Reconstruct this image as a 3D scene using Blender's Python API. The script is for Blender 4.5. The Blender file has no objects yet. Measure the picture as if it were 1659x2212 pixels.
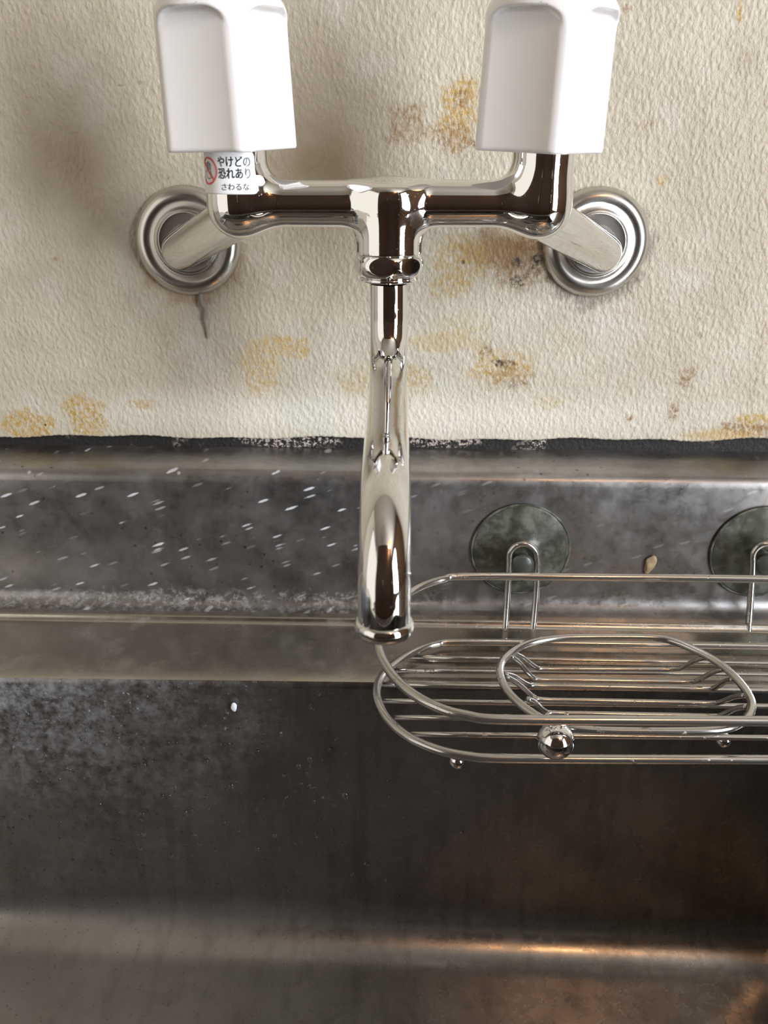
import bpy, bmesh, math, random
import numpy as np
from mathutils import Vector, Matrix, Euler
random.seed(7); rng = np.random.RandomState(5)
D2 = math.radians
sc = bpy.context.scene
COL = sc.collection

# ------------------------------------------------------------------ camera
CAM = Vector((0.0, -0.455, 1.048)); FPX = 1805.0
cd = bpy.data.cameras.new('camera'); cam = bpy.data.objects.new('camera', cd); COL.objects.link(cam)
cam.location = CAM; cam.rotation_euler = (D2(90 - 23.4), 0, D2(1.2))
cd.sensor_width = 36; cd.lens = 36 * FPX / 2212; cd.clip_start = 0.01; cd.clip_end = 50
cd.dof.use_dof = True; cd.dof.focus_distance = 0.385; cd.dof.aperture_fstop = cd.lens / 1.7
sc.camera = cam
RM = Euler(cam.rotation_euler).to_matrix()

# ------------------------------------------------------------------ light and exposure
sc.view_settings.view_transform = 'Standard'; sc.view_settings.look = 'None'
sc.view_settings.gamma = 1; sc.view_settings.use_curve_mapping = False
sc.view_settings.exposure = 0.52
w = bpy.data.worlds.new('daylight'); sc.world = w; w.use_nodes = True
w.node_tree.nodes['Background'].inputs[0].default_value = (0.75, 0.85, 1, 1)
w.node_tree.nodes['Background'].inputs[1].default_value = 0.12

def area(name, loc, target, sx, sy, power, color):
    l = bpy.data.lights.new(name, 'AREA'); l.shape = 'RECTANGLE'; l.size = sx; l.size_y = sy
    l.energy = power; l.color = color
    o = bpy.data.objects.new(name, l); COL.objects.link(o); o.location = loc
    o.rotation_euler = (Vector(target) - Vector(loc)).to_track_quat('-Z', 'Y').to_euler()
    return o
WIN = dict(x=1.30, y0=-1.66, y1=-0.96, z0=0.66, z1=2.00)      # window in the right wall
area('window_daylight', (WIN['x'] + 0.05, (WIN['y0'] + WIN['y1']) / 2, (WIN['z0'] + WIN['z1']) / 2),
     (0, (WIN['y0'] + WIN['y1']) / 2, (WIN['z0'] + WIN['z1']) / 2), 0.68, 1.32, 60, (0.88, 0.94, 1.0))
LFILL = dict(y0=-2.5, y1=-0.45, z0=0.5, z1=2.1)                   # added opening for a fill light, standing in for a bright cream wall
area('left_fill_light', (-1.15, -1.475, 1.3), (0, -1.475, 1.3), 2.03, 1.58, 7.0, (1.0, 0.92, 0.78))

# ------------------------------------------------------------------ pixel helpers (image 1659 x 2212)
def ray(px, py):
    return RM @ Vector(((px - 829.5) / FPX, -(py - 1106.0) / FPX, -1.0))
def PY(px, py, y):                     # point on the plane y = const
    d = ray(px, py); return CAM + d * ((y - CAM.y) / d.y)
def PZ(px, py, z):
    d = ray(px, py); return CAM + d * ((z - CAM.z) / d.z)
def scale_at(p):                       # pixels per metre at a point
    return FPX / -((RM.transposed() @ (Vector(p) - CAM)).z)

# ------------------------------------------------------------------ object helpers
def link(name, me, mat=None, parent=None, smooth=True):
    o = bpy.data.objects.new(name, me); COL.objects.link(o)
    if mat: me.materials.append(mat)
    if smooth and me.polygons: me.polygons.foreach_set('use_smooth', [True] * len(me.polygons))
    if parent: o.parent = parent; o.matrix_parent_inverse = parent.matrix_world.inverted()
    return o
def mesh(name, v, f, mat=None, parent=None, smooth=True):
    me = bpy.data.meshes.new(name); me.from_pydata([tuple(p) for p in v], [], [tuple(q) for q in f]); me.update()
    return link(name, me, mat, parent, smooth)
def empty(name, loc, label=None, cat=None, group=None):
    o = bpy.data.objects.new(name, None); COL.objects.link(o); o.location = loc; o.empty_display_size = 0.01
    bpy.context.view_layer.update()
    if label: o['label'] = label; o['category'] = cat
    if group: o['group'] = group
    return o
def structure(o): o['kind'] = 'structure'; return o
def box(name, lo, hi, mat, parent=None, bevel=0):
    bm = bmesh.new(); bmesh.ops.create_cube(bm, size=1)
    for v in bm.verts: v.co = Vector([lo[i] + (v.co[i] + .5) * (hi[i] - lo[i]) for i in range(3)])
    if bevel: bmesh.ops.bevel(bm, geom=bm.edges[:], offset=bevel, segments=3, affect='EDGES')
    me = bpy.data.meshes.new(name); bm.to_mesh(me); bm.free()
    return link(name, me, mat, parent, False)
def spline(pts, n=10, closed=False):
    P = [Vector(p) for p in pts]; out = []; N = len(P)
    rngi = range(N if closed else N - 1)
    for i in rngi:
        if closed: a, b, c, d = P[i - 1], P[i], P[(i + 1) % N], P[(i + 2) % N]
        else: a, b, c, d = P[max(i - 1, 0)], P[i], P[i + 1], P[min(i + 2, N - 1)]
        for k in range(n):
            t = k / n
            out.append(0.5 * ((2 * b) + (c - a) * t + (2 * a - 5 * b + 4 * c - d) * t * t + (3 * b - a - 3 * c + d) * t ** 3))
    if not closed: out.append(P[-1])
    return out
def tube(name, pts, r, mat, parent=None, seg=14, closed=False, caps=True, endround=False):
    P = [Vector(p) for p in pts]; N = len(P)
    R = r if hasattr(r, '__len__') else [r] * N
    T = []
    for i in range(N):
        a = P[i - 1] if (i > 0 or closed) else P[i]; b = P[(i + 1) % N] if (i < N - 1 or closed) else P[i]
        T.append((b - a).normalized())
    ref = Vector((0, 0, 1)) if abs(T[0].z) < .9 else Vector((1, 0, 0))
    u = (ref - T[0] * ref.dot(T[0])).normalized(); U = [u]
    for i in range(1, N):
        u = U[-1] - T[i] * U[-1].dot(T[i]); U.append(u.normalized())
    V = []; F = []
    for i in range(N):
        w_ = T[i].cross(U[i])
        for k in range(seg):
            a = 2 * math.pi * k / seg
            V.append(P[i] + (U[i] * math.cos(a) + w_ * math.sin(a)) * R[i])
    for i in range(N if closed else N - 1):
        j = (i + 1) % N; off = 0
        if closed and j == 0:
            best = min(range(seg), key=lambda s: (V[(N - 1) * seg] - V[s]).length); off = best
        for k in range(seg):
            F.append((i * seg + k, i * seg + (k + 1) % seg, j * seg + (k + 1 + off) % seg, j * seg + (k + off) % seg))
    if caps and not closed:
        for i, rev in ((0, True), (N - 1, False)):
            c = len(V); V.append(P[i] + T[i] * ((-1 if rev else 1) * R[i] * (.6 if endround else 0)))
            for k in range(seg):
                q = (i * seg + k, i * seg + (k + 1) % seg, c); F.append(q[::-1] if rev else q)
    return mesh(name, V, F, mat, parent)
def lathe(name, prof, origin, axis, mat, parent=None, seg=72):
    """prof: list of (radius, height along axis)"""
    axis = Vector(axis).normalized(); q = Vector((0, 0, 1)).rotation_difference(axis); o = Vector(origin)
    V = []; F = []
    for (r, h) in prof:
        for k in range(seg):
            a = 2 * math.pi * k / seg; V.append(o + q @ Vector((r * math.cos(a), r * math.sin(a), h)))
    for i in range(len(prof) - 1):
        for k in range(seg):
            F.append((i * seg + k, i * seg + (k + 1) % seg, (i + 1) * seg + (k + 1) % seg, (i + 1) * seg + k))
    return mesh(name, V, F, mat, parent)
def arc(c, r, a0, a1, n=8):
    return [(c[0] + r * math.cos(D2(a0 + (a1 - a0) * i / n)), c[1] + r * math.sin(D2(a0 + (a1 - a0) * i / n))) for i in range(n + 1)]

# ---- implicit surfaces (millimetres) polygonised with surface nets
def smin(a, b, k):
    h = np.clip(.5 + .5 * (b - a) / k, 0, 1); return b * (1 - h) + a * h - k * h * (1 - h)
def smax(a, b, k): return -smin(-a, -b, k)
def seg_cone(p, a, b, ra, rb):
    a = np.array(a, float); b = np.array(b, float); ba = b - a
    t = np.clip(((p - a) @ ba) / (ba @ ba), 0, 1)
    return np.linalg.norm(p - a - t[:, None] * ba, axis=1) - (ra + (rb - ra) * t)
def nets(name, f, lo, hi, h, origin, mat, parent=None):
    ax = [np.arange(lo[i], hi[i] + h, h) for i in range(3)]; n = [len(a) for a in ax]
    G = np.stack(np.meshgrid(*ax, indexing='ij'), -1).reshape(-1, 3)
    S = np.concatenate([f(G[i:i + 400000]) for i in range(0, len(G), 400000)]).reshape(n)
    s = S < 0
    cs = np.zeros([m - 1 for m in n], int)
    for dx in (0, 1):
        for dy in (0, 1):
            for dz in (0, 1):
                cs += s[dx:n[0] - 1 + dx, dy:n[1] - 1 + dy, dz:n[2] - 1 + dz]
    act = (cs > 0) & (cs < 8); idx = -np.ones(act.shape, int); I = np.argwhere(act); idx[act] = np.arange(len(I))
    Pt = np.array([lo[i] + (I[:, i] + .5) * h for i in range(3)]).T.copy()
    e = .02
    def grad(P):
        g = np.stack([f(P + np.eye(3)[k] * e) - f(P - np.eye(3)[k] * e) for k in range(3)], 1) / (2 * e)
        return g
    for _ in range(5):
        g = grad(Pt); d = f(Pt); st = (d / np.maximum((g ** 2).sum(1), .3))[:, None] * g
        Pt -= np.clip(st, -h, h)
    F = []
    for a in range(3):
        b, c = (a + 1) % 3, (a + 2) % 3
        sl0 = [slice(None)] * 3; sl1 = [slice(None)] * 3; sl0[a] = slice(0, n[a] - 1); sl1[a] = slice(1, n[a])
        E = np.argwhere(s[tuple(sl0)] != s[tuple(sl1)])
        E = E[(E[:, b] > 0) & (E[:, c] > 0) & (E[:, b] < n[b] - 1) & (E[:, c] < n[c] - 1)]
        ins = s[E[:, 0], E[:, 1], E[:, 2]]
        q = []
        for (ob, oc) in ((-1, -1), (0, -1), (0, 0), (-1, 0)):
            J = E.copy(); J[:, b] += ob; J[:, c] += oc; q.append(idx[J[:, 0], J[:, 1], J[:, 2]])
        Q = np.stack(q, 1); Q[~ins] = Q[~ins][:, ::-1]; F.append(Q)
    F = np.concatenate(F)
    g = grad(Pt); nr = g / np.maximum(np.linalg.norm(g, axis=1), 1e-6)[:, None]
    V = Pt / 1000.0
    me = bpy.data.meshes.new(name); me.from_pydata((V + np.array(origin)).tolist(), [], F.tolist()); me.update()
    o = link(name, me, mat, parent)
    me.normals_split_custom_set_from_vertices(nr.tolist())
    return o

# ------------------------------------------------------------------ node helpers
class NT:
    def __init__(s, name):
        s.m = bpy.data.materials.new(name); s.m.use_nodes = True; s.t = s.m.node_tree
        s.b = s.t.nodes['Principled BSDF']; s.out = s.t.nodes['Material Output']
        s.co = s.t.nodes.new('ShaderNodeTexCoord').outputs['Object']
    def n(s, ty, **kw):
        nd = s.t.nodes.new(ty)
        for k, v in kw.items():
            if k in nd.inputs: s.put(nd.inputs[k], v)
            else: setattr(nd, k, v)
        return nd
    def put(s, inp, v):
        if hasattr(v, 'is_output') or isinstance(v, bpy.types.NodeSocket): s.t.links.new(v, inp)
        else: inp.default_value = v
    def math(s, op, a, b=0.0, c=None, clamp=False):
        nd = s.t.nodes.new('ShaderNodeMath'); nd.operation = op; nd.use_clamp = clamp
        s.put(nd.inputs[0], a); s.put(nd.inputs[1], b)
        if c is not None: s.put(nd.inputs[2], c)
        return nd.outputs[0]
    def mapr(s, v, a, b, c=0.0, d=1.0, smooth=True):
        nd = s.t.nodes.new('ShaderNodeMapRange'); nd.interpolation_type = 'SMOOTHSTEP' if smooth else 'LINEAR'
        s.put(nd.inputs[0], v)
        for i, x in enumerate((a, b, c, d)): s.put(nd.inputs[i + 1], x)
        return nd.outputs[0]
    def mapping(s, loc=(0, 0, 0), rot=(0, 0, 0), sc=(1, 1, 1), co=None):
        nd = s.t.nodes.new('ShaderNodeMapping'); s.put(nd.inputs[0], co or s.co)
        nd.inputs[1].default_value = loc; nd.inputs[2].default_value = rot; nd.inputs[3].default_value = sc
        return nd.outputs[0]
    def noise(s, scale, detail=3, rough=.55, co=None, dist=0.0):
        nd = s.t.nodes.new('ShaderNodeTexNoise'); s.put(nd.inputs['Vector'], co or s.co)
        nd.inputs['Scale'].default_value = scale; nd.inputs['Detail'].default_value = detail
        nd.inputs['Roughness'].default_value = rough; nd.inputs['Distortion'].default_value = dist
        return nd.outputs[0]
    def voro(s, scale, co=None, feat='F1', out='Distance', rnd=1.0):
        nd = s.t.nodes.new('ShaderNodeTexVoronoi'); nd.feature = feat; s.put(nd.inputs['Vector'], co or s.co)
        nd.inputs['Scale'].default_value = scale; nd.inputs['Randomness'].default_value = rnd
        return nd if out is None else nd.outputs[out]
    def mix(s, f, a, b, mode='MIX'):
        nd = s.t.nodes.new('ShaderNodeMix'); nd.data_type = 'RGBA'; nd.blend_type = mode
        s.put(nd.inputs[0], f)
        for i, x in ((6, a), (7, b)):
            if isinstance(x, tuple) and len(x) == 3: x = (*x, 1)
            s.put(nd.inputs[i], x)
        return nd.outputs[2]
    def bump(s, h, dist, strength=1.0, normal=None):
        nd = s.t.nodes.new('ShaderNodeBump'); nd.inputs['Distance'].default_value = dist
        nd.inputs['Strength'].default_value = strength; s.put(nd.inputs['Height'], h)
        if normal: s.put(nd.inputs['Normal'], normal)
        return nd.outputs[0]
    def blob(s, c, rad, edge=.5, wob=.5, wscale=60, co=None):
        """soft irregular patch: c centre, rad radii (big for unused axes)"""
        m = s.mapping(co=co, loc=tuple(-c[i] / rad[i] for i in range(3)), sc=tuple(1 / r for r in rad))
        ln = s.t.nodes.new('ShaderNodeVectorMath'); ln.operation = 'LENGTH'; s.put(ln.inputs[0], m)
        d = s.math('ADD', ln.outputs['Value'], s.math('MULTIPLY', s.math('SUBTRACT', s.noise(wscale, 4, .65), .5), wob * 3))
        return s.mapr(d, 1.0, 1.0 - edge)

def simple(name, col, rough=.5, metal=0.0, **kw):
    t = NT(name); t.b.inputs['Base Color'].default_value = (*col, 1)
    t.b.inputs['Roughness'].default_value = rough; t.b.inputs['Metallic'].default_value = metal
    for k, v in kw.items(): t.b.inputs[k].default_value = v
    return t

# ---- chrome, plastics
t = NT('chrome')
t.b.inputs['Metallic'].default_value = 1; t.b.inputs['Base Color'].default_value = (.80, .795, .79, 1)
sp = t.mapr(t.noise(900, 2), .62, .74)
t.put(t.b.inputs['Roughness'], t.math('MULTIPLY_ADD', sp, .12, .035)); M_CHROME = t.m
t = NT('satin_steel')
t.b.inputs['Metallic'].default_value = 1; t.b.inputs['Base Color'].default_value = (.62, .60, .57, 1)
t.put(t.b.inputs['Roughness'], t.mapr(t.noise(60, 2), .3, .7, .24, .28)); M_SATIN = t.m
t = NT('wire_chrome')
t.b.inputs['Metallic'].default_value = .95
ru = t.mapr(t.noise(160, 4, .7), .60, .72)
t.put(t.b.inputs['Base Color'], t.mix(ru, (.54, .525, .50), (.24, .18, .12)))
t.put(t.b.inputs['Roughness'], t.math('MULTIPLY_ADD', ru, .4, .16)); M_WIRE = t.m
t = simple('white_abs', (.83, .80, .79), .22); t.b.inputs['Coat Weight'].default_value = .3
t.b.inputs['Subsurface Weight'].default_value = .05; t.b.inputs['Subsurface Radius'].default_value = (.004, .003, .002); M_ABS = t.m
M_GREYCAP = simple('grey_cap', (.45, .44, .45), .3).m
M_STICK = simple('sticker_white', (.86, .86, .87), .35).m
M_INK = simple('ink_black', (.012, .012, .02), .4).m
M_INKG = simple('ink_grey', (.09, .09, .11), .4).m
M_RED = simple('ink_red', (.75, .10, .09), .4).m

# ------------------------------------------------------------------ wall
t = NT('stained_wallpaper')
def W(px, py): p = PY(px, py, 0); return (p.x, 0, p.z)
cm = 1 / 4150.0
base = t.mix(t.mapr(t.noise(9, 4, .6), .35, .7), (.47, .41, .315), (.56, .51, .415))
base = t.mix(t.mapr(t.noise(45, 4, .6), .35, .75, 0, .45), base, (.385, .33, .245))
base = t.mix(t.mapr(t.noise(22, 3, .6, co=t.mapping(loc=(3, 1, 2))), .5, .75, 0, .5), base, (.60, .57, .53))
YEL = (.46, .31, .11); BRN = (.27, .16, .065); DRK = (.05, .035, .025); CRM = (.70, .665, .57)
stains_tones = [ # px, py, rx, ry (px), colour, strength, edge, wobble, wscale
 (800, 900, 1100, 90, CRM, .75, .9, .15, 12),  # wide cream band, lighter towards the lower edge
 (60, 920, 70, 45, YEL, .75, .35, .45, 90), (185, 900, 55, 60, YEL, .7, .35, .5, 90), (310, 872, 40, 14, YEL, .5, .5, .5, 90),
 (560, 800, 55, 70, YEL, .45, .4, .6, 70), (610, 745, 70, 30, YEL, .6, .5, .6, 110), (650, 760, 22, 22, YEL, .6, .6, .6, 140),
 (760, 820, 60, 40, YEL, .35, .6, .5, 70),
 (990, 240, 48, 75, YEL, .85, .5, .6, 110), (985, 300, 55, 40, BRN, .6, .6, .7, 160), (885, 275, 60, 45, BRN, .45, .6, .7, 110),
 (870, 240, 40, 20, BRN, .3, .6, .7, 110), (1000, 215, 22, 20, BRN, .6, .5, .6, 160), (1020, 310, 16, 14, BRN, .8, .6, .5, 160),
 (1075, 540, 120, 60, BRN, .75, .7, .55, 75), (1000, 560, 80, 70, YEL, .55, .6, .5, 70), (1130, 590, 90, 45, BRN, .55, .6, .6, 90),
 (1145, 520, 45, 35, BRN, .7, .6, .6, 90),
 (970, 620, 60, 40, YEL, .45, .6, .6, 90), (1117, 567, 15, 12, DRK, .9, .6, .4, 200), (1160, 560, 18, 14, DRK, .75, .6, .6, 200),
 (1118, 608, 24, 16, DRK, .7, .7, .8, 220), (1150, 585, 22, 14, DRK, .5, .7, .8, 220), (1000, 566, 5, 5, DRK, .9, .5, .3, 200),
 (960, 740, 110, 30, YEL, .4, .6, .6, 70), (1080, 790, 90, 50, YEL, .7, .6, .6, 80), (1095, 815, 70, 35, BRN, .4, .6, .8, 110),
 (1085, 783, 34, 14, DRK, .7, .8, .9, 220), (1115, 830, 26, 12, DRK, .4, .8, .9, 220), (1050, 760, 24, 20, BRN, .55, .8, .9, 220),
 (900, 820, 60, 40, YEL, .45, .6, .6, 80), (1190, 870, 50, 20, YEL, .35, .6, .6, 80), (1000, 700, 80, 40, YEL, .3, .6, .6, 80),
 (1485, 815, 30, 32, BRN, .65, .7, .6, 110), (1455, 890, 16, 32, BRN, .7, .6, .5, 110), (1360, 903, 12, 12, BRN, .7, .6, .3, 110),
 (1620, 925, 95, 32, BRN, .95, .7, .5, 60), (1560, 940, 120, 20, YEL, .6, .7, .5, 60), (1630, 905, 60, 18, YEL, .8, .7, .5, 60),
 (1510, 690, 6, 6, DRK, .6, .6, .5, 200), (1505, 725, 18, 9, BRN, .5, .7, .8, 200),
 (1430, 390, 14, 12, YEL, .8, .6, .5, 110), (1400, 270, 30, 18, BRN, .35, .7, .8, 110), (1355, 18, 12, 9, BRN, .7, .6, .5, 110),
 (1598, 30, 10, 28, YEL, .8, .6, .5, 110), (1610, 140, 40, 40, BRN, .2, .7, .5, 60),
 (120, 560, 8, 6, BRN, .5, .6, .5, 110), (263, 184, 8, 3, DRK, .35, .6, .5, 110), (305, 178, 9, 5, DRK, .3, .6, .5, 110),
 (98, 918, 3, 3, DRK, .9, .4, .2, 200), (350, 380, 4, 4, BRN, .6, .5, .2, 200), (365, 385, 4, 4, BRN, .6, .5, .2, 200),
 (1640, 780, 30, 160, BRN, .2, .8, .5, 30), (360, 735, 55, 70, BRN, .18, .8, .5, 30),
 (407, 540, 128, 128, BRN, .5, .25, .25, 90), (1287, 540, 126, 126, DRK, .45, .2, .3, 90)]  # dark discs round both flanges, reaching furthest below them
BRK = t.math('ADD', t.mapr(t.noise(330, 4, .7), .40, .60, .22, 1.25), 0)
for (px, py, rx, ry, c, stg, ed, wo, ws) in stains_tones:
    f = t.blob(W(px, py), (rx * cm * 1.05, 10, ry * cm * 1.05), ed, wo, ws)
    if c is not CRM and rx < 100: f = t.math('MULTIPLY', f, BRK)
    base = t.mix(t.math('MULTIPLY', f, min(1, stg * 1.15), clamp=True), base, c)
t.put(t.b.inputs['Base Color'], base); t.b.inputs['Roughness'].default_value = .5
mp = t.mapping(rot=(0, D2(25), 0), sc=(1.25, 1, .8))
h1 = t.mapr(t.noise(420, 3, .55, co=mp), .44, .60)
h2 = t.mapr(t.voro(390, co=mp, feat='SMOOTH_F1'), .15, .6, 1, 0)
hh = t.math('ADD', t.math('MULTIPLY', h1, .45), t.math('MULTIPLY', h2, .85))
hh = t.math('ADD', hh, t.math('MULTIPLY', t.noise(1100, 2), .15))
t.put(t.b.inputs['Normal'], t.bump(hh, .0007, .48)); M_WALL = t.m

t = simple('cream_paint', (.74, .67, .55), .6); M_CREAM = t.m
M_TAN = simple('tan_panel', (.20, .125, .075), .5).m; M_DIM = simple('brown_panel', (.10, .065, .045), .5).m
t = NT('dark_wood'); g = t.noise(6, 5, .6, co=t.mapping(sc=(6, 6, .6)))
t.put(t.b.inputs['Base Color'], t.mix(g, (.035, .018, .012), (.10, .05, .032))); t.b.inputs['Roughness'].default_value = .45; M_DWOOD = t.m
t = NT('floor_wood'); g = t.noise(8, 5, .6, co=t.mapping(sc=(1, 8, 1)))
t.put(t.b.inputs['Base Color'], t.mix(g, (.07, .045, .028), (.14, .09, .055))); t.b.inputs['Roughness'].default_value = .4; M_FLOOR = t.m
M_CEIL = simple('ceiling_paint', (.42, .37, .31), .7).m
M_FRAME = simple('window_frame_aluminium', (.5, .5, .5), .4, .8).m

# back wall: 8 mm wallpapered board, its cut lower edge slightly ragged
XL, XR = -1.1, 1.3
zb = W(830, 948)[2]
TH = .006
def lower(x):
    px = 829.5 + x * 4150
    z = zb + .0006 * math.sin(px * .011) + .0005 * math.sin(px * .031 + 1) + .0001 * math.sin(px * .21) + .00012 * math.sin(px * .47 + 2)
    return z + (.0016 * min(1, max(0, (px - 1500) / 160)) if px > 1500 else 0)
xs = list(np.linspace(XL, -.35, 6)) + list(np.linspace(-.34, .36, 900)) + list(np.linspace(.37, XR, 6))
V = []; F = []
for x in xs:
    z = lower(x); V += [(x, 0, 2.3), (x, 0, z + .0010), (x, .0004, z + .0003), (x, .0012, z), (x, TH, z), (x, TH, 2.3)]
for i in range(len(xs) - 1):
    for k in range(5): a = i * 6 + k; F.append((a, a + 1, a + 7, a + 6))
structure(mesh('wall_back', V, F, M_WALL, smooth=False))

# dark joint behind the lower edge of the board
t = NT('mouldy_caulk')
c = t.mapr(t.noise(420, 4, .75), .50, .56)
zone = t.math('MAXIMUM', t.blob(W(625, 957), (150 * cm, 10, 22 * cm), .5, .3, 60), t.blob(W(960, 958), (110 * cm, 10, 20 * cm), .4, .3, 60))
zone = t.math('MAXIMUM', zone, t.blob(W(1165, 958), (24 * cm, 10, 20 * cm), .4, .3, 60))
zone = t.math('MAXIMUM', zone, t.math('MULTIPLY', t.mapr(t.noise(40, 3), .56, .66), .35))
t.put(t.b.inputs['Base Color'], t.mix(t.math('MULTIPLY', c, zone), (.010, .008, .007), (.50, .42, .38)))
t.b.inputs['Roughness'].default_value = .7
t.put(t.b.inputs['Normal'], t.bump(t.noise(500, 3), .001, .7)); M_CAULK = t.m
structure(box('trim_1', (XL, TH * .75, .80), (XR, .012, zb + .03), M_CAULK))

# ------------------------------------------------------------------ stainless steel
def steel(name, kind):
    t = NT(name)
    t.b.inputs['Metallic'].default_value = .93
    n1 = t.noise(14, 5, .65); n2 = t.noise(90, 4, .7); n3 = t.noise(420, 3, .6)
    base = t.mix(t.mapr(n1, .3, .7), (.26, .25, .245), (.38, .365, .355))
    base = t.mix(t.mapr(n2, .45, .7, 0, .35), base, (.19, .18, .175))
    rough = t.math('ADD', t.mapr(n2, .3, .7, .22, .36), t.math('MULTIPLY', n3, .05))
    dirt_light = None; dcol = (.62, .62, .66)
    if kind == 'guard':
        # slanting dried splashes
        m = t.mapping(sc=(1, 1, 4.5), co=t.mapping(rot=(0, D2(20), 0)))
        v = t.voro(75, co=m, out=None)
        d = t.mapr(t.math('ADD', v.outputs['Distance'], t.math('MULTIPLY', t.math('SUBTRACT', n3, .5), .25)), .34, .16); sep = t.n('ShaderNodeSeparateColor'); t.put(sep.inputs[0], v.outputs['Color'])
        gate = t.mapr(sep.outputs[0], .62, .95, smooth=False)
        d = t.math('MULTIPLY', d, gate)
        v2 = t.voro(110, out=None); sep2 = t.n('ShaderNodeSeparateColor'); t.put(sep2.inputs[0], v2.outputs['Color'])
        d2 = t.math('MULTIPLY', t.mapr(t.math('ADD', v2.outputs['Distance'], t.math('MULTIPLY', n3, .15)), .25, .12), t.mapr(sep2.outputs[1], .80, .85, smooth=False))
        zL = t.mapr(t.n('ShaderNodeSeparateXYZ', Vector=t.co).outputs[0], .02, -.03)
        dirt_light = t.math('MULTIPLY', t.math('MAXIMUM', d, t.math('MULTIPLY', d2, .6)), t.math('MULTIPLY_ADD', zL, .75, .2))
        # lime scale along the foot
        z0 = GUARD_FOOT
        z = t.n('ShaderNodeSeparateXYZ', Vector=t.co).outputs[2]
        band = t.mapr(t.math('ADD', z, t.math('MULTIPLY', t.math('SUBTRACT', n2, .5), .018)), z0 + .013, z0 + .006)
        band = t.math('MULTIPLY', band, t.mapr(t.noise(200, 5, .8), .42, .66))
        dirt_light = t.math('MAXIMUM', dirt_light, t.math('MULTIPLY', band, t.math('MULTIPLY_ADD', zL, .25, .20)))
        film_light = t.mapr(t.noise(30, 4, .6), .4, .7, .02, .14)
        dirt_light = t.math('MAXIMUM', dirt_light, film_light)
        dk = t.math('MULTIPLY', t.mapr(t.voro(140), .16, .08), t.mapr(n1, .48, .6))
        base = t.mix(t.math('MULTIPLY', dk, .7), base, (.07, .065, .06))
    elif kind == 'ledge':
        base = t.mix(t.mapr(n1, .3, .7), (.46, .43, .385), (.56, .53, .48)); rough = t.math('MULTIPLY', rough, .75)  # same steel, coloured lighter and warmer to stand in for the wall's reflection
        dirt_light = t.mapr(t.noise(50, 5, .6), .5, .85, .0, .22); dcol = (.44, .41, .38)
        rs = t.mapr(t.noise(60, 4, .7, co=t.mapping(loc=(5, 2, 1))), .66, .73, 0, .8)
        xx = t.mapr(t.n('ShaderNodeSeparateXYZ', Vector=t.co).outputs[0], .0, .04)
        base = t.mix(t.math('MULTIPLY', rs, xx), base, (.05, .03, .02))
    else:
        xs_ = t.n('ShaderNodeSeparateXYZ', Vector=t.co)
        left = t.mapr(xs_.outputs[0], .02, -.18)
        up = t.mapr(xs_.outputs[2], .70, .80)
        film_light = t.math('MULTIPLY', t.mapr(t.noise(150, 5, .75), .30, .75), t.math('MULTIPLY', t.mapr(t.math('ADD', xs_.outputs[0], t.math('MULTIPLY', t.noise(16, 3), .14)), .02, -.14), t.math('MULTIPLY_ADD', up, .75, .08)))
        film_light = t.math('MAXIMUM', film_light, t.math('MULTIPLY', t.mapr(xs_.outputs[2], zFl + .03, zFl + .004), t.math('MULTIPLY_ADD', left, .28, .03)))  # tan floor tone, stronger at left, stands in for scattered window light
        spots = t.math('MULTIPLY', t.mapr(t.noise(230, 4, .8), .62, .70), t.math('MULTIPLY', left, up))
        dirt_light = t.math('ADD', film_light, spots, clamp=True); dcol = t.mix(t.mapr(xs_.outputs[2], zFl + .03, zFl + .01), (.36, .37, .40), (.46, .40, .31))
        st = t.mapr(t.noise(35, 4, .6, co=t.mapping(sc=(3, 1, .3))), .45, .7)
        base = t.mix(.12, base, (.10, .09, .085)); rough = t.math('MULTIPLY', rough, .8); base = t.mix(t.math('MULTIPLY', st, .3), base, (.11, .10, .095))  # small even darkening stands in for shade in the basin; streaks are its own
        dk = t.mapr(t.voro(230, co=t.mapping(sc=(1, 1, 1.8))), .17, .09)
        base = t.mix(t.math('MULTIPLY', dk, t.math('MULTIPLY', left, .7)), base, (.06, .055, .055))
    t.put(t.b.inputs['Base Color'], t.mix(dirt_light, base, dcol))
    t.put(t.b.inputs['Roughness'], t.math('ADD', rough, t.math('MULTIPLY', dirt_light, .35)))
    t.put(t.b.inputs['Metallic'], t.math('SUBTRACT', .96, t.math('MULTIPLY', dirt_light, .8), clamp=True))
    t.put(t.b.inputs['Normal'], t.bump(t.math('ADD', t.math('MULTIPLY', t.noise(7, 2), 1.0), t.math('MULTIPLY', n3, .02)), .004, .35))
    return t.m

YG = -.030                                    # front face of the back guard
def zz(px, py, y): return PY(px, py, y).z
# guard profile: points are (y, z) on the left (px 0) and on the right (px 1659)
def prof_guard(px, s):
    top = zz(px, 963 + 15 * s, 0.004)
    ztf = top - .0014 - .0012 * s
    foot = zz(px, 1298 + 24 * s, YG)
    P = [(.006, top + .001), (.004, top + .0002), (-.010, top - .0005), (YG + .014, ztf + .0002)]
    P += [(YG + .007 - .007 * math.sin(D2(a)), ztf - .007 + .007 * math.cos(D2(a))) for a in (15, 30, 45, 60, 75, 90)]
    r = .009
    P += [(YG, ztf - .02), (YG, foot + r + .01), (YG, foot + r)]
    P += [(YG - r + r * math.cos(D2(a)), foot + r - r * math.sin(D2(a))) for a in (12, 25, 38, 50, 62, 75, 90)]
    return P, foot
_, fL = prof_guard(0, 0); _, fR = prof_guard(1659, 1)
GUARD_FOOT = (fL + fR) / 2
zFl = PY(400, 2050, -.123).z
M_SG = steel('steel_guard', 'guard'); M_SL = steel('steel_ledge', 'ledge'); M_SB = steel('steel_basin', 'basin')

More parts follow.
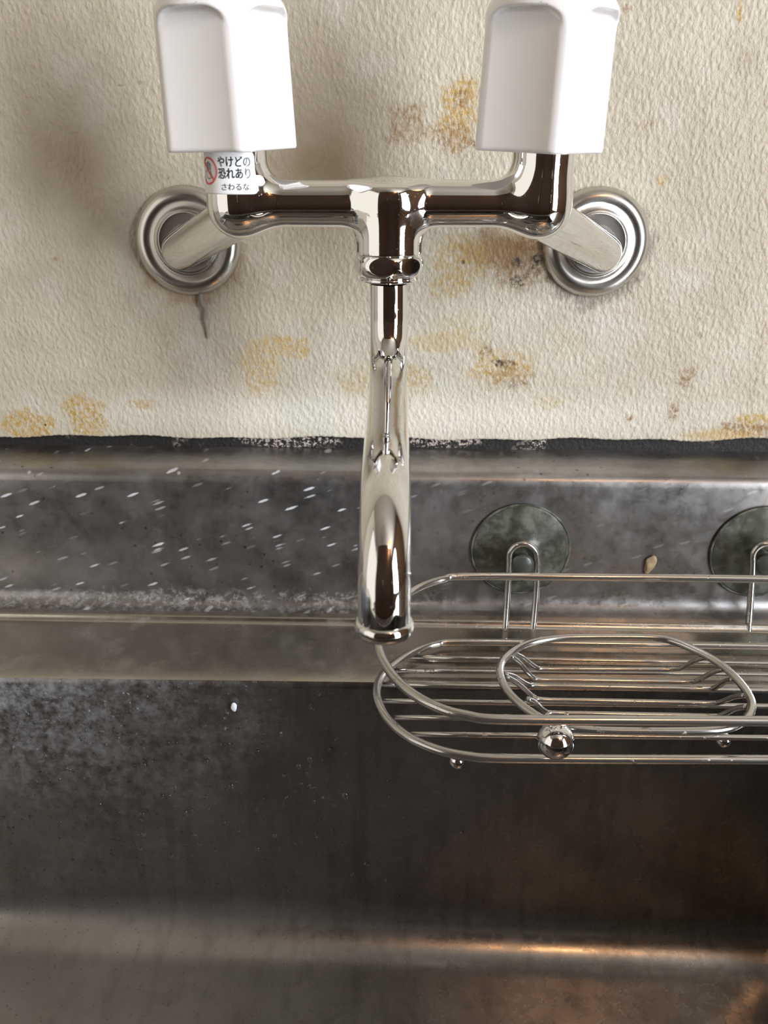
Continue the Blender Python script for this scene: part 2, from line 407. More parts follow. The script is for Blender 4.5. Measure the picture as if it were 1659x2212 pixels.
zD = GUARD_FOOT - .0015
sink = empty('kitchen_sink', (0, -.2, zD), 'old stained stainless steel sink with raised back guard below the tap', 'sink')
xa, xb = PY(0, 1100, YG).x, PY(1659, 1100, YG).x
def loft(name, prof_at, xs, mat, parent):
    V = []; F = []; n = None
    for x in xs:
        s = (x - xa) / (xb - xa); px = 1659 * s
        P = prof_at(min(max(px, -600), 2300), min(max(s, -.4), 1.4)); n = len(P)
        V += [(x, y, z) for (y, z) in P]
    for i in range(len(xs) - 1):
        for k in range(n - 1): a = i * n + k; F.append((a, a + 1, a + n + 1, a + n))
    return mesh(name, V, F, mat, parent)
XS = list(np.linspace(-.75, .75, 61))
loft('back_guard', lambda px, s: prof_guard(px, s)[0], XS, M_SG, sink)

# deck: narrow shelf, a small rolled step, then the flat ledge up to the basin edge
YE = -.101                                   # basin edge
def prof_deck(px, s):
    foot = prof_guard(px, s)[1]
    y1 = YG - .009; ys = PZ(px, 1332 + 34 * s, foot).y
    zl = zLEDGE
    P = [(y1, foot), (y1 * .6 + ys * .4, foot - .0003), (ys + .0012, foot)]
    P += [(ys + .0012 - .002 * math.sin(D2(a)), foot - .002 + .002 * math.cos(D2(a))) for a in (30, 60, 90)]
    P += [(ys - .0008, zl + .004)]
    P += [(ys - .0008 - .004 + .004 * math.cos(D2(a)), zl + .004 - .004 * math.sin(D2(a))) for a in (22, 45, 68, 90)]
    P += [(ys - .010, zl - .0003), (YE + .012, zl - .0026), (YE + .002, zl - .0034), (YE, zl - .0038)]
    return P
zLEDGE = PY(830, 1474, YE).z + .0038
loft('ledge', prof_deck, XS, M_SL, sink)
zLEDGE -= .0038

# basin: rounded rectangle swept down, coved into the floor
def rrect(x0, x1, y0, y1, r, n=14):
    P = []
    for (cx, cy, a0) in ((x1 - r, y1 - r, 0), (x0 + r, y1 - r, 90), (x0 + r, y0 + r, 180), (x1 - r, y0 + r, 270)):
        for i in range(n + 1):
            a = D2(a0 + 90 * i / n); P.append((cx + r * math.cos(a), cy + r * math.sin(a)))
    # refine the long straight runs
    out = []
    for i in range(len(P)):
        a, b = P[i], P[(i + 1) % len(P)]; L = math.dist(a, b); m = max(1, int(L / .03))
        for k in range(m): out.append((a[0] + (b[0] - a[0]) * k / m, a[1] + (b[1] - a[1]) * k / m))
    return out
BX0, BX1, BY0 = -.46, .262, -.48
def ring(inset, z, r=.055, tilt=0.0):
    # constant point count: scale the outer ring inwards along its normals
    out = []
    for (x, y) in OUTER:
        cx = min(max(x, BX0 + .055), BX1 - .055); cy = min(max(y, BY0 + .055), YE - .055)
        dx, dy = x - cx, y - cy; L = math.hypot(dx, dy)
        if L < 1e-6: out.append((x, y, z)); continue
        out.append((x - dx / L * inset, y - dy / L * inset, z - tilt * (x + .1)))
    return out
OUTER = rrect(BX0, BX1, BY0, YE, .055)
rings = [ring(0.0, zLEDGE), ring(.0004, zLEDGE - .0006), ring(.0012, zLEDGE - .0016), ring(.0014, zLEDGE - .004)]
TL = .030
for k in (1, 2, 3, 4): rings.append(ring(.0014 + .0015 * k, zLEDGE - .004 + (zFl + .026 - zLEDGE + .004) * k / 4, tilt=TL * k / 4))
rc = .026
for a in range(9, 91, 9):
    rings.append(ring(.0074 + rc - rc * math.cos(D2(a)), zFl + rc - rc * math.sin(D2(a)), tilt=TL))
V = []; F = []; n = len(OUTER)
for R_ in rings: V += R_
for i in range(len(rings) - 1):
    for k in range(n): F.append((i * n + k, (i + 1) * n + k, (i + 1) * n + (k + 1) % n, i * n + (k + 1) % n))
# floor: shrink rings to the centre
cx, cy = (BX0 + BX1) / 2, (BY0 + YE) / 2
last = rings[-1]; b0 = (len(rings) - 1) * n
for j, sfac in enumerate((.75, .5, .25, .12)):
    V += [(cx + (x - cx) * sfac, cy + (y - cy) * sfac, z - .004 * (1 - sfac) + TL * (x - cx) * (1 - sfac)) for (x, y, z) in last]
    for k in range(n): F.append((b0 + j * n + k, b0 + (j + 1) * n + k, b0 + (j + 1) * n + (k + 1) % n, b0 + j * n + (k + 1) % n))
F.append(tuple(range(b0 + 4 * n, b0 + 5 * n)))
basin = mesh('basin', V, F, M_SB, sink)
lathe('drain', [(.028, -.002), (.036, 0), (.040, .001), (.042, .0004)], (cx, cy, V[-1][2] + .001), (0, 0, 1), M_SATIN, sink)
# worktop strips beside and in front of the basin
def worktop():
    V = []; F = []
    o2 = []
    X0, X1, Y0, Y1 = -.75, .75, -.54, YE
    for (x, y) in OUTER:
        ox = x; oy = y
        if y > YE - .0552:                       # back run and back corners
            oy = Y1
            if x < BX0 + .0552: ox = BX0 + (x - BX0 - .055) * 6 + .055
            if x > BX1 - .0552: ox = BX1 - .055 + (x - BX1 + .055) * 8
        elif y < BY0 + .0552:
            oy = Y0
            if x < BX0 + .0552: ox = BX0 + (x - BX0 - .055) * 6 + .055
            if x > BX1 - .0552: ox = BX1 - .055 + (x - BX1 + .055) * 8
        else: ox = X0 if x < 0 else X1
        o2.append((min(max(ox, X0), X1), oy))
    # corners: push the middle of each corner arc to the true corner
    V = [(x, y, zLEDGE) for (x, y) in OUTER] + [(x, y, zLEDGE) for (x, y) in o2]
    for k in range(n): F.append((k, (k + 1) % n, n + (k + 1) % n, n + k))
    V += [(X0, Y0, zLEDGE), (X1, Y0, zLEDGE), (X0, Y0, zLEDGE - .04), (X1, Y0, zLEDGE - .04)]
    F.append((2 * n, 2 * n + 1, 2 * n + 3, 2 * n + 2))
    return mesh('worktop', V, F, M_SL, sink, False)
worktop()
box('base_cabinet', (-.75, -.53, 0.0), (.75, 0.0, .56), M_DWOOD, sink)
box('apron_front', (-.75, -.535, .56), (.75, -.52, zLEDGE - .005), M_DWOOD, sink)

# ------------------------------------------------------------------ the mixer tap
YB = -.090
cL = PY(509, 335, YB); cR = PY(1174, 335, YB); bar = PY(840, 440, YB)
cx0 = (cL.x + cR.x) / 2; half = (cR.x - cL.x) / 2 * 1000; zbar = bar.z
O = Vector((cx0, YB, zbar))
tap = empty('wall_mixer_tap', (cx0, 0, zbar - .02), 'chrome two-handle wall mixer tap with long downturned spout above the sink', 'tap')
def f_body_open(p, cap=60):
    q = p.copy(); q[:, 0] = np.abs(q[:, 0])
    d = seg_cone(q, (0, 0, 0), (half, 0, 0), 9.3, 9.0)
    dc = seg_cone(q, (half, 0, -1.2), (half, 0, 30), 12.0, 12.6)
    d = smin(d, dc, 9.0)
    rt = np.hypot(q[:, 0], q[:, 1] + .5); zz_ = q[:, 2]
    rad = 14.2 - 3.2 * np.clip((2 - zz_) / 22, 0, 1)
    dt = smax(rt - rad, zz_ - 7.6, 5.0)
    d = smin(d, dt, 5.5)
    q2 = q.copy(); dfl = seg_cone(q2, (0, 0, -4), (0, 0, -19), 8, 10.6)
    d = smin(d, dfl, 12.0)
    return d
def f_body(p):
    d = f_body_open(p); return smax(smax(d, p[:, 2] - 25, .8), -20 - p[:, 2], .8)
nets('tap_body', f_body, (-half - 15, -18, -22), (half + 15, 18, 27), .8, O, M_CHROME, tap)

# handles
def f_handle(rot):
    H = 55.0
    def f(p):
        r = np.hypot(p[:, 0], p[:, 1]); z = p[:, 2]
        Rz = 26.0 - .020 * z
        # rounded upper shoulder
        q0 = r - (Rz - 9); q1 = z - (H - 9)
        d = np.minimum(np.maximum(q0, q1), 0) + np.hypot(np.maximum(q0, 0), np.maximum(q1, 0)) - 9
        d = smax(d, -z, 1.0)
        for k in range(4):
            a = rot + D2(45 + 90 * k)
            u = p[:, 0] * math.sin(a) - p[:, 1] * math.cos(a)         # outwards
            v = p[:, 0] * math.cos(a) + p[:, 1] * math.sin(a)
            # arched flat recess: |v|<17.6, top at H-5 with 9 mm corners
            rr = 11.0
            bx = np.abs(v) - (17.2 - rr); bz = z - (H - 7.0 - rr)
            b2 = np.minimum(np.maximum(bx, bz), 0) + np.hypot(np.maximum(bx, 0), np.maximum(bz, 0)) - rr
            dep = (19.2 - .012 * z + .005 * v * v) - u
            cut = smax(b2, dep, 2.0)
            d = smax(d, -cut, 1.6)
        return d
    return f
def handle(px0, px1, pyb, ridge, lean):
    c = PY((px0 + px1) / 2, pyb, YB); c.z = c.z + .0
    h = nets('handle', f_handle(ridge), (-28, -28, -1.5), (28, 28, 56), 1.0, (0, 0, 0), M_ABS, tap)
    h.matrix_world = Matrix.Translation(c) @ Euler((lean[1], lean[0], 0)).to_matrix().to_4x4()
    cap = lathe('handle_cap', [(0.0001, 2.2e-3), (.0105, 2.2e-3), (.0118, 1.6e-3), (.0122, 0), (.0122, -.002)], (0, 0, .055), (0, 0, 1), M_GREYCAP)
    cap.parent = h
    # dark inner seat where the spindle enters
    return h
handle(370, 638, 325, D2(21.4), (D2(-1.2), D2(2.0)))
handle(1025, 1303, 328, D2(8.6), (D2(1.6), D2(2.0)))

# inlet legs and flanges
for sgn, fpx, fpy in ((-1, 408, 521), (1, 1286, 524)):
    Fc = PY(fpx, fpy, 0)
    bx_ = O.x + sgn * half / 1000
    a = Vector((Fc.x - sgn * .000, -.002, Fc.z)); b = Vector((Fc.x - sgn * .000, -.0215, Fc.z - .0030))
    e = Vector((bx_, YB + .002, zbar - .004))
    d1 = (e - b).normalized()
    pts = spline([a, Vector((Fc.x + sgn * .0005, -.012, Fc.z - .0018)), Vector((b.x - sgn * .0004, -.0200, b.z + .0003)), b + d1 * .007, b + d1 * .03, e], 10)
    tube('inlet_pipe', pts, .0095, M_CHROME, tap, 40)
    pr = [(.0294, -.0002), (.0296, .0010), (.0287, .0030), (.0269, .0050), (.0246, .0062), (.0222, .0063), (.0200, .0055), (.0184, .0045), (.0179, .0044), (.0175, .0050), (.0170, .0052), (.0165, .0048), (.0160, .0040), (.0150, .0037), (.0120, .0036), (.0060, .0036)]
    sx = 228 / 2 / scale_at(Fc) / .0295
    pr = [(r * sx, h) for (r, h) in pr]
    # smooth profile
    pp = spline([Vector((r, h, 0)) for r, h in pr], 4)
    lathe('flange', [(p.x, p.y) for p in pp], (Fc.x, -.0002, Fc.z), (0, -1, 0), M_SATIN, tap, 96)

# nut on the outlet
zn0 = PY(840, 541, YB).z; zn1 = PY(840, 598, YB).z
NH = (zn0 - zn1) * 1000
def f_nut(p):
    x, y, z = p.T; d = np.full(len(p), -99.)
    for k in range(3):
        a = D2(-13 + 60 * k) ; d = np.maximum(d, np.abs(x * math.sin(a) - y * math.cos(a)) - 13.55)
    r = np.hypot(x, y)
    t_ = np.hypot(np.maximum(r - 9.8, 0) / 5.0, z / (NH / 2 + .3)) - 1
    d = smax(d, t_ * 5.0, .5)
    d = smax(d, np.abs(z) - NH / 2, .5)
    return d
nets('spout_nut', f_nut, (-17, -17, -8), (17, 17, 8), .5, (O.x, YB, (zn0 + zn1) / 2), M_CHROME, tap)
lathe('collar', [(.0095, 0), (.0120, 0), (.0124, .0006), (.0120, .0018), (.0105, .002)], (O.x, YB, zn1 - .0016), (0, 0, 1), M_CHROME, tap)

# spout: (distance from camera, drop below camera) -> world
path = [(365, -52), (365, -62), (364.5, -70), (361, -79), (352, -87.5), (338, -92), (318, -94), (290, -95), (264, -95.5), (245, -98), (230.5, -105.5), (222.5, -115), (220, -124), (219.5, -132)]
pts = []
for (dd, hh_) in path:
    s = (365 - dd) / 147.0
    pts.append(Vector((O.x * (1 - s) + .0050 * s - .0, CAM.y + dd / 1000, CAM.z + hh_ / 1000)))
tx = PY(830, 1368, CAM.y + .2185).x
for i, p in enumerate(pts):
    s = (365 - path[i][0]) / 147.0; p.x = O.x * (1 - s) + tx * s
sp_ = spline(pts, 14)
tube('spout', sp_, .0080, M_CHROME, tap, 72, caps=False)
ax = (pts[-1] - pts[-2]).normalized()
lathe('outlet_ring', [(.0078, -.0002), (.0083, 0), (.0089, .0008), (.0091, .0022), (.0089, .0036), (.0083, .0044), (.0074, .0046), (.0070, .004), (.0068, -.004)], pts[-1] - ax * .0016, ax, M_CHROME, tap)

# warning sticker wrapped round the left column
RS = .01275
cs = Vector((cL.x, YB, 0)); zt = PY(500, 326, YB - RS).z; zs0 = PY(500, 420, YB - RS).z
AT = np.linspace(-2.0, 1.5, 120); ZT = np.linspace(-20, 28, 70)
_A, _Z = np.meshgrid(AT, ZT, indexing='ij'); _lo = np.full(_A.shape, 8.); _hi = np.full(_A.shape, 22.)
for _ in range(22):
    _m = (_lo + _hi) / 2
    _p = np.stack([(cs.x - O.x) * 1000 + _m * np.sin(_A), -_m * np.cos(_A), _Z], -1).reshape(-1, 3)
    _f = f_body_open(_p).reshape(_A.shape); _lo = np.where(_f < 0, _m, _lo); _hi = np.where(_f < 0, _hi, _m)
RT = _lo
def wrap(u, z, off=0.0):   # u: arc length in metres, 0 = facing the room
    a = u / RS; i = (a - AT[0]) / (AT[1] - AT[0]); j = ((z - zbar) * 1000 - ZT[0]) / (ZT[1] - ZT[0])
    i = min(max(i, 0), len(AT) - 1.001); j = min(max(j, 0), len(ZT) - 1.001); i0, j0 = int(i), int(j); fi, fj = i - i0, j - j0
    r = (RT[i0, j0] * (1 - fi) * (1 - fj) + RT[i0 + 1, j0] * fi * (1 - fj) + RT[i0, j0 + 1] * (1 - fi) * fj + RT[i0 + 1, j0 + 1] * fi * fj) / 1000 + off + .00005
    return Vector((cs.x + r * math.sin(a), YB - r * math.cos(a), z))
def usin(px): return RS * math.asin(max(-.999, min(.999, (px - 509) / 66.5)))
u0, u1 = -.0225, usin(556); hS = zt - zs0
V = []; F = []; NU = 60; rc_ = .0022
for i in range(NU + 1):
    u = u0 + (u1 - u0) * i / NU; dx = min(u - u0, u1 - u); cut = 0
    if dx < rc_: cut = rc_ - math.sqrt(max(0, rc_ ** 2 - (rc_ - dx) ** 2))
    zt_, zb_ = zt - cut, zs0 + cut
    V += [wrap(u, zb_)] + [wrap(u, zb_ + (zt_ - zb_) * q / 24, .00025) for q in range(25)] + [wrap(u, zt_)]
for i in range(NU):
    for k in range(26): a = i * 27 + k; F.append((a, a + 27, a + 28, a + 1))
stick = mesh('warning_sticker', V, F, M_STICK, tap)
stick['label'] = 'white burn warning sticker'
# small folded tab at its right edge
zc = PY(560, 390, YB - RS).z; V = []; F = []
for i in range(9):
    u = u1 - .0008 + .0032 * i / 8; hw = .0019 * math.sqrt(max(0, 1 - max(0, (i - 4) / 4.3) ** 2))
    V += [wrap(u, zc - hw, .0004 + .0001 * i), wrap(u, zc + hw, .0004 + .0001 * i)]
for i in range(8): F.append((i * 2, i * 2 + 2, i * 2 + 3, i * 2 + 1))
mesh('sticker_tab', V, F, M_STICK, stick)
def text_part(name, txt, uL, uR, z0, z1, mat, bold=0.0):
    cu = bpy.data.curves.new(name, 'FONT'); cu.body = txt; cu.size = 1; cu.offset = bold; cu.resolution_u = 4
    o = bpy.data.objects.new(name, cu); COL.objects.link(o); bpy.context.view_layer.update()
    me = bpy.data.meshes.new_from_object(o.evaluated_get(bpy.context.evaluated_depsgraph_get()))
    COL.objects.unlink(o); bpy.data.objects.remove(o)
    bm = bmesh.new(); bm.from_mesh(me)
    bmesh.ops.subdivide_edges(bm, edges=[e for e in bm.edges if e.calc_length() > .25], cuts=2)
    bmesh.ops.triangulate(bm, faces=bm.faces[:])
    xs_ = [v.co.x for v in bm.verts]; ys_ = [v.co.y for v in bm.verts]
    x0, x1, y0, y1 = min(xs_), max(xs_), min(ys_), max(ys_)
    for v in bm.verts:
        u = uL + (uR - uL) * (v.co.x - x0) / (x1 - x0); z = z0 + (z1 - z0) * (v.co.y - y0) / (y1 - y0)
        v.co = wrap(u, z, .00045)
    bm.to_mesh(me); bm.free(); return link(name, me, mat, stick, False)
zp = lambda py: PY(515, py, YB - RS).z
text_part('lettering', 'やけどの', usin(482.5), usin(548), zp(360.5), zp(337.5), M_INK, .010)
text_part('lettering', '恐れあり', usin(482.5), usin(547), zp(386), zp(363.5), M_INK, .010)
text_part('lettering', 'さわるな', usin(489), usin(543), zp(411), zp(396.5), M_INKG, .004)
# prohibition mark: red ring, slash, outlined hand
def ribbon(name, pts2, wd, mat, closed=False, off=.00045):
    V = []; F = []; N = len(pts2)
    for i in range(N):
        a = pts2[i - 1] if (i > 0 or closed) else pts2[i]; b = pts2[(i + 1) % N] if (i < N - 1 or closed) else pts2[i]
        dx, dz = b[0] - a[0], b[1] - a[1]; L = math.hypot(dx, dz) or 1
        nx, nz = -dz / L * wd / 2, dx / L * wd / 2
        V += [wrap(pts2[i][0] + nx, pts2[i][1] + nz, off), wrap(pts2[i][0] - nx, pts2[i][1] - nz, off)]
    for i in range(N if closed else N - 1):
        j = (i + 1) % N; F.append((2 * i, 2 * i + 1, 2 * j + 1, 2 * j))
    return mesh(name, V, F, mat, stick, False)
uc = (usin(446) + usin(478)) / 2; zc = zp(369.5); ru = (usin(478) - usin(446)) / 2; rz = (zp(341) - zp(398)) / 2
ribbon('red_ring', [(uc + ru * math.cos(a), zc + rz * math.sin(a)) for a in np.linspace(0, 2 * math.pi, 48, endpoint=False)], .0007, M_RED, True, .0005)
ribbon('red_slash', [(uc + ru * .72 * s, zc - rz * .74 * s) for s in np.linspace(-1, 1, 12)], .0007, M_RED, False, .00052)
hand = [(-.62, .02), (-.50, .10), (-.30, -.14), (-.30, .62), (-.22, .70), (-.14, .62), (-.12, .12), (-.12, .74), (-.03, .82), (.04, .74), (.05, .12), (.06, .70), (.14, .78), (.21, .70), (.22, .10), (.24, .56), (.32, .62), (.38, .54), (.38, -.45), (.28, -.62), (.05, -.68), (-.22, -.62), (-.36, -.40), (-.50, -.12)]
ribbon('hand_outline', [(uc + ru * .85 * a, zc + rz * b * .9) for a, b in hand], .00026, M_INKG, True, .00045)

# ------------------------------------------------------------------ wire rack
zLo = zLEDGE + .0065
zUp = zLo + .037
rack = empty('wire_sink_rack', PZ(1350, 1500, zLo), 'oval chrome wire rack held by suction cups on the back guard', 'rack')
RWR = .00165
def loop(name, px, z, parent, r, n=8, mat=None):
    P = [PZ(a, b, zz_) if not callable(z) else PZ(a, b, z(a, b)) for (a, b) in px for zz_ in [z]]
    return tube(name, spline(P, n, True), r, mat or M_WIRE, parent, 14, True)
lowpx = [(1000, 1387), (940, 1392), (893, 1409), (850, 1436), (822, 1466), (814, 1498), (824, 1533), (850, 1567), (893, 1598), (950, 1621), (1010, 1633), (1075, 1638), (1300, 1640), (1660, 1641), (1900, 1641), (2020, 1628), (2080, 1585), (2105, 1520), (2080, 1455), (2020, 1415), (1940, 1400), (1660, 1396), (1300, 1391)]
loop('lower_rim', lowpx, zLo, rack, .0021)
uppx = [(1010, 1245), (955, 1252), (905, 1269), (862, 1297), (832, 1333), (818, 1372), (822, 1412), (848, 1458), (890, 1498), (950, 1530), (1010, 1546), (1075, 1554), (1300, 1556), (1660, 1558), (1950, 1558), (2080, 1545), (2150, 1495), (2175, 1410), (2150, 1330), (2080, 1275), (1980, 1258), (1660, 1251), (1300, 1247)]
loop('upper_rim', uppx, zUp, rack, .0021)
for (xl, yl, yr) in ((884, 1420, 1434), (852, 1449, 1458), (826, 1479, 1492), (820, 1514, 1526), (852, 1550, 1556), (888, 1586, 1594)):
    xr = 2100
    P = [PZ(xl + (xr - xl) * k / 8, yl + (yr - yl) * k / 8 * 1.5, zLo - .0028) for k in range(9)]
    tube('wire_bar', P, .00135, M_WIRE, rack, 10)
# ball feet and the large ball between the rims
def ball(px, py, rpx, y, mat=M_CHROME):
    c = PY(px, py, y); r = rpx / scale_at(c)
    lathe('ball', [(max(r * math.sin(D2(a)), 1e-5), -r * math.cos(D2(a))) for a in range(0, 181, 6)], c, (0, 0, 1), mat, rack, 48)
    return c, r
c, r = ball(1200, 1600, 40, -.455 + .272)
for dx in (-.004, .004):
    tube('ball_clip', [c + Vector((dx, .003, r * .7)), c + Vector((dx * .8, .002, r + .0015)), c + Vector((dx, 0.002, r + .0045))], .0009, M_WIRE, rack, 8)
for (px, py, rp) in ((988, 1643, 18), (1563, 1598, 17)):
    c, r = ball(px, py, rp, PZ(px, py - 16, zLo - .004).y)
# suction cups
t = NT('clouded_rubber')
t.b.inputs['Base Color'].default_value = (.20, .215, .18, 1)
t.put(t.b.inputs['Base Color'], t.mix(t.mapr(t.noise(90, 4, .7), .4, .65), (.10, .10, .08), (.30, .30, .26)))
t.b.inputs['Roughness'].default_value = .28
tr = t.t.nodes.new('ShaderNodeBsdfTransparent'); tr.inputs[0].default_value = (.62, .66, .58, 1)
mx = t.t.nodes.new('ShaderNodeMixShader'); t.put(mx.inputs[0], t.mapr(t.noise(60, 4, .7), .3, .7, .22, .50))
t.t.links.new(tr.outputs[0], mx.inputs[1]); t.t.links.new(t.b.outputs[0], mx.inputs[2]); t.t.links.new(mx.outputs[0], t.out.inputs[0])
M_CUP = t.m
t = NT('cup_rim_grime'); t.b.inputs['Roughness'].default_value = .6
t.put(t.b.inputs['Base Color'], t.mix(t.mapr(t.noise(120, 3), .4, .6), (.03, .03, .022), (.13, .13, .10))); M_RIM = t.m
M_NUB = simple('rubber_nub', (.06, .065, .055), .3).m
for (cpx, cpy, hx) in ((1124, 1186, 1130), (1640, 1192, 1656)):
    c = PY(cpx, cpy, YG); R_ = 106 / scale_at(c)
    cup = lathe('suction_cup', [(R_, .0003), (R_, .0010), (R_ * .94, .0016), (R_ * .8, .0028), (R_ * .6, .0042), (R_ * .42, .0056), (R_ * .3, .0068), (R_ * .24, .0085), (R_ * .23, .012), (1e-5, .012)], c, (0, -1, 0), M_CUP, rack, 72)
    lathe('cup_edge', [(R_ * .985, .0002), (R_ * 1.012, .0004), (R_ * 1.015, .0012), (R_ * .99, .0016), (R_ * .975, .0013)], c, (0, -1, 0), M_RIM, cup, 72)
    yn = YG - .013
    nb = PY(hx - 2, 1216, yn)
    lathe('cup_nub', [(.0045, -.010), (.0045, -.001), (.0052, 0), (.0062, .0012), (.0062, .0028), (.005, .004), (1e-5, .0044)], nb, (0, -1, 0), M_NUB, cup, 36)
    yh = YG - .0145
    hk = [PY(hx - 40, 1372, yh - .010), PY(hx - 37, 1330, yh - .006), PY(hx - 33, 1270, yh - .002), PY(hx - 30, 1225, yh)]
    top = [PY(hx + 30 * math.cos(D2(a)), 1205 - 30 * math.sin(D2(a)), yh) for a in range(170, 9, -16)]
    hk2 = [PY(hx + 31, 1225, yh), PY(hx + 29, 1270, yh - .002), PY(hx + 24, 1330, yh - .006), PY(hx + 20, 1372, yh - .010)]
    tube('hook_wire', spline(hk + top + hk2, 5), .0018, M_WIRE, rack, 12)

# ------------------------------------------------------------------ soap dish
zR = zLo + .021; zBt = zLo + .0035
dish = empty('soap_dish', PZ(1350, 1480, zBt), 'small oval chrome wire soap dish lying inside the sink rack', 'soap dish')
ringpx = [(1200, 1379), (1290, 1376), (1400, 1377), (1450, 1384), (1510, 1408), (1560, 1438), (1600, 1476), (1623, 1515), (1618, 1545), (1592, 1566), (1548, 1577), (1480, 1580), (1380, 1580), (1290, 1578), (1225, 1571), (1170, 1552), (1120, 1518), (1090, 1482), (1080, 1447), (1093, 1418), (1135, 1392)]
loop('ring', ringpx, zR, dish, .00185, 6)
sl = [((1107, 1411), (1163, 1445), (1463, 1446), (1527, 1420)), ((1104, 1418), (1155, 1468), (1500, 1473), (1562, 1446)),
      ((1092, 1456), (1145, 1481), (1538, 1488), (1583, 1468)), ((1094, 1462), (1160, 1511), (1548, 1519), (1608, 1503)),
      ((1140, 1510), (1183, 1540), (1552, 1547), (1612, 1527))]
for (a, b, c_, d) in sl:
    A, B, C_, D_ = PZ(*a, zR - .001), PZ(*b, zBt), PZ(*c_, zBt), PZ(*d, zR - .001)
    P = [A, A.lerp(B, .35) + Vector((0, 0, .001)), A.lerp(B, .85), B.lerp(C_, .04), B.lerp(C_, .3), B.lerp(C_, .7), B.lerp(C_, .96), C_.lerp(D_, .15), C_.lerp(D_, .65) + Vector((0, 0, .001)), D_]
    tube('slat_wire', spline(P, 6), .00125, M_WIRE, dish, 10)

# ------------------------------------------------------------------ scraps and drops
M_SCRAP = NT('scrap'); M_SCRAP.put(M_SCRAP.b.inputs['Base Color'], M_SCRAP.mix(M_SCRAP.noise(300, 3), (.20, .12, .05), (.50, .38, .24))); M_SCRAP = M_SCRAP.m
def lump(name, c, rad, nrm, mat, label, cat, seed=1):
    bm = bmesh.new(); bmesh.ops.create_icosphere(bm, subdivisions=3, radius=1)
    rs = np.random.RandomState(seed); k = rs.randn(6, 3)
    for v in bm.verts:
        n_ = sum(math.sin(v.co.dot(Vector(k[i])) * 2.2 + i) for i in range(6)) * .07
        v.co *= 1 + n_; v.co = Vector((v.co.x * rad[0], v.co.y * rad[1], v.co.z * rad[2]))
    me = bpy.data.meshes.new(name); bm.to_mesh(me); bm.free(); o = link(name, me, mat); o.location = c
    o['label'] = label; o['category'] = cat; return o
o = lump('food_scrap', PY(1405, 1218, YG - .0012), (.0032, .0014, .0055), None, M_SCRAP, 'tan dried food scrap stuck to the back guard right of the suction cup', 'food scrap')
o.rotation_euler.y = D2(12)
lump('foam_fleck', PY(505, 1527, YE - .004), (.0015, .0007, .0024), None, simple('foam', (.75, .78, .85), .5).m, 'tiny pale blue-white fleck on the sink wall below the ledge left of the rack', 'fleck', 3)
# strip of old sealant tape hanging from the left flange
M_TAPE = simple('sealant', (.23, .20, .17), .6).m
o = tube('sealant_strand', spline([PY(434, 634, -.001), PY(436, 655, -.003), PY(442, 668, -.002), PY(441, 690, -.0015), PY(446, 712, -.0012), PY(448, 732, -.0008)], 6),
     list(np.interp(np.linspace(0, 1, 31), [0, .3, 1], [.0016, .0011, .0003])), M_TAPE, None, 8)
o['label'] = 'thin grey strand of old sealant hanging under the left flange on the wall'; o['category'] = 'sealant'

# water drops on the basin wall (uncountable)
t = simple('water', (.9, .93, .95), .03); t.b.inputs['IOR'].default_value = 1.33; t.b.inputs['Transmission Weight'].default_value = 1.0; M_WATER = t.m
V = []; F = []
for _ in range(330):
    while True:
        px = rng.uniform(0, 1050); py = rng.uniform(1560, 2010)
        if rng.rand() < math.exp(-((px - 380) / 330.) ** 2) * math.exp(-((py - 1790) / 190.) ** 2) + .04: break
    k_ = (py - 1478) / 507.
    p = PY(px, py, YE - .0014 - .006 * min(1, k_)); r = rng.uniform(.0006, .0015) * (1.0 if rng.rand() < .85 else 1.5); b = len(V)
    for i, el in enumerate((0, 35, 65)):
        for k in range(8):
            a = 2 * math.pi * k / 8
            V.append((p.x + r * math.cos(D2(el)) * math.cos(a), p.y - r * .7 * math.sin(D2(el)) + .0001, p.z + r * 1.25 * math.cos(D2(el)) * math.sin(a)))
    V.append((p.x, p.y - r * .7, p.z))
    for i in range(2):
        for k in range(8): F.append((b + i * 8 + k, b + i * 8 + (k + 1) % 8, b + (i + 1) * 8 + (k + 1) % 8, b + (i + 1) * 8 + k))
    for k in range(8): F.append((b + 16 + k, b + 16 + (k + 1) % 8, b + 24))
o = mesh('water_drops', V, F, M_WATER)
o['kind'] = 'stuff'; o['label'] = 'fine water drops clinging to the dark back wall of the sink'; o['category'] = 'water drops'

# ------------------------------------------------------------------ rest of the kitchen and added stand-ins (seen in the chrome)
def wall_with_hole(name, x, ys, zs, hole, mat):
    y0, y1 = ys; z0, z1 = zs; V = []; F = []
    Y = [y0, hole[0], hole[1], y1]; Z = [z0, hole[2], hole[3], z1]
    for a in Y:
        for b in Z: V.append((x, a, b))
    for i in range(3):
        for j in range(3):
            if i == 1 and j == 1: continue
            F.append((i * 4 + j, i * 4 + j + 1, (i + 1) * 4 + j + 1, (i + 1) * 4 + j))
    return structure(mesh(name, V, F, mat, None, False))
YF = -2.6
wall_with_hole('wall_right', XR, (YF, .012), (0, 2.3), (WIN['y0'], WIN['y1'], WIN['z0'], WIN['z1']), M_TAN)
wall_with_hole('wall_left', XL, (YF, .012), (0, 2.3), (LFILL['y0'], LFILL['y1'], LFILL['z0'], LFILL['z1']), M_CREAM)
structure(box('floor', (XL, YF, -.02), (XR, .012, 0), M_FLOOR))
structure(box('ceiling', (XL, YF, 2.3), (XR, .012, 2.32), M_CEIL))
structure(box('wall_front', (XL, YF - .02, 0), (XR, YF, 2.3), M_DIM))
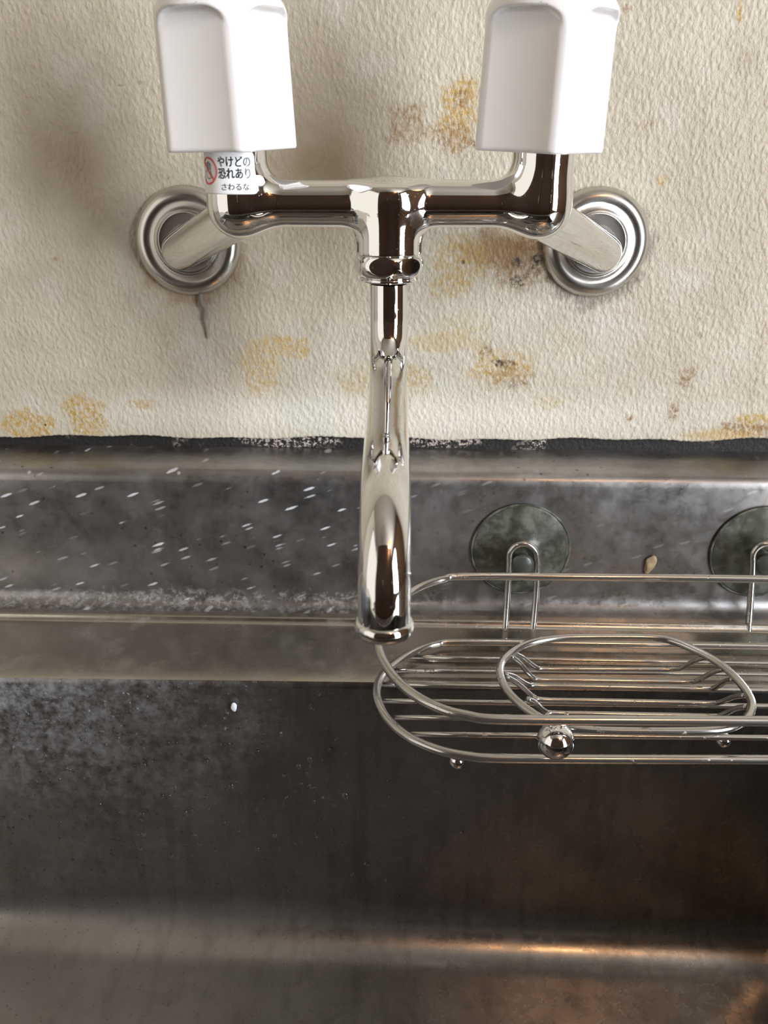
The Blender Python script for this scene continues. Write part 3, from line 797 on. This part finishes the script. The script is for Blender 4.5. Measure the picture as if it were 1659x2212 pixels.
def frame(name, x, d):
    o = empty(name, (x, (d['y0'] + d['y1']) / 2, d['z0'])); structure(o)
    for (a, b, c_, e) in ((d['y0'], d['y1'], d['z0'], d['z0'] + .03), (d['y0'], d['y1'], d['z1'] - .03, d['z1']), (d['y0'], d['y0'] + .03, d['z0'], d['z1']), (d['y1'] - .03, d['y1'], d['z0'], d['z1'])):
        box('window_frame', (x - .02, a, c_), (x + .02, b, e), M_FRAME, o)
frame('window_1', XR, WIN); frame('fill_light_frame', XL, LFILL)  # second frame edges the added fill light at left
cb = empty('dark_stand_in', (0.04, -1.25, 0), 'added dark wooden block standing in for the person behind the camera', 'dark stand-in')  # added in place of the person behind the camera, dark in reflections
box('stand_in_body', (-.62, -1.45, 0), (.60, -1.05, 1.95), M_DWOOD, cb)
for x0, x1 in ((-.61, -.015), (-.005, .59)):
    dr = box('stand_in_door', (x0, -1.052, .06), (x1, -1.03, 1.93), M_DWOOD, cb, .004)
    xh = x1 - .04 if x0 < 0 else x0 + .04
    tube('stand_in_handle', spline([(xh, -1.03, 1.0), (xh, -1.005, 1.01), (xh, -1.005, 1.12), (xh, -1.03, 1.13)], 5), .005, M_SATIN, dr)
# pendant lamp
lp = empty('pendant_lamp', (.42, -.95, 1.85), 'small warm pendant lamp hanging from the ceiling', 'lamp')
tg = NT('warm_bulb'); tg.b.inputs['Emission Color'].default_value = (1, .55, .2, 1); tg.b.inputs['Emission Strength'].default_value = 14; 
lathe('bulb', [(max(.03 * math.sin(D2(a)), 1e-5), -.03 * math.cos(D2(a))) for a in range(0, 181, 10)], (.42, -.95, 1.85), (0, 0, 1), tg.m, lp, 24)
lathe('lamp_shade', [(.13, -.01), (.11, .03), (.06, .08), (.02, .10)], (.42, -.95, 1.85), (0, 0, 1), simple('shade', (.6, .4, .15), .4).m, lp, 36)
tube('cord', [(.42, -.95, 1.95), (.42, -.95, 2.3)], .003, M_INK, lp, 8)
pl = bpy.data.lights.new('pendant_glow', 'POINT'); pl.energy = 2.5; pl.color = (1, .55, .25); pl.shadow_soft_size = .03
po = bpy.data.objects.new('pendant_glow', pl); COL.objects.link(po); po.location = (.42, -.95, 1.80)
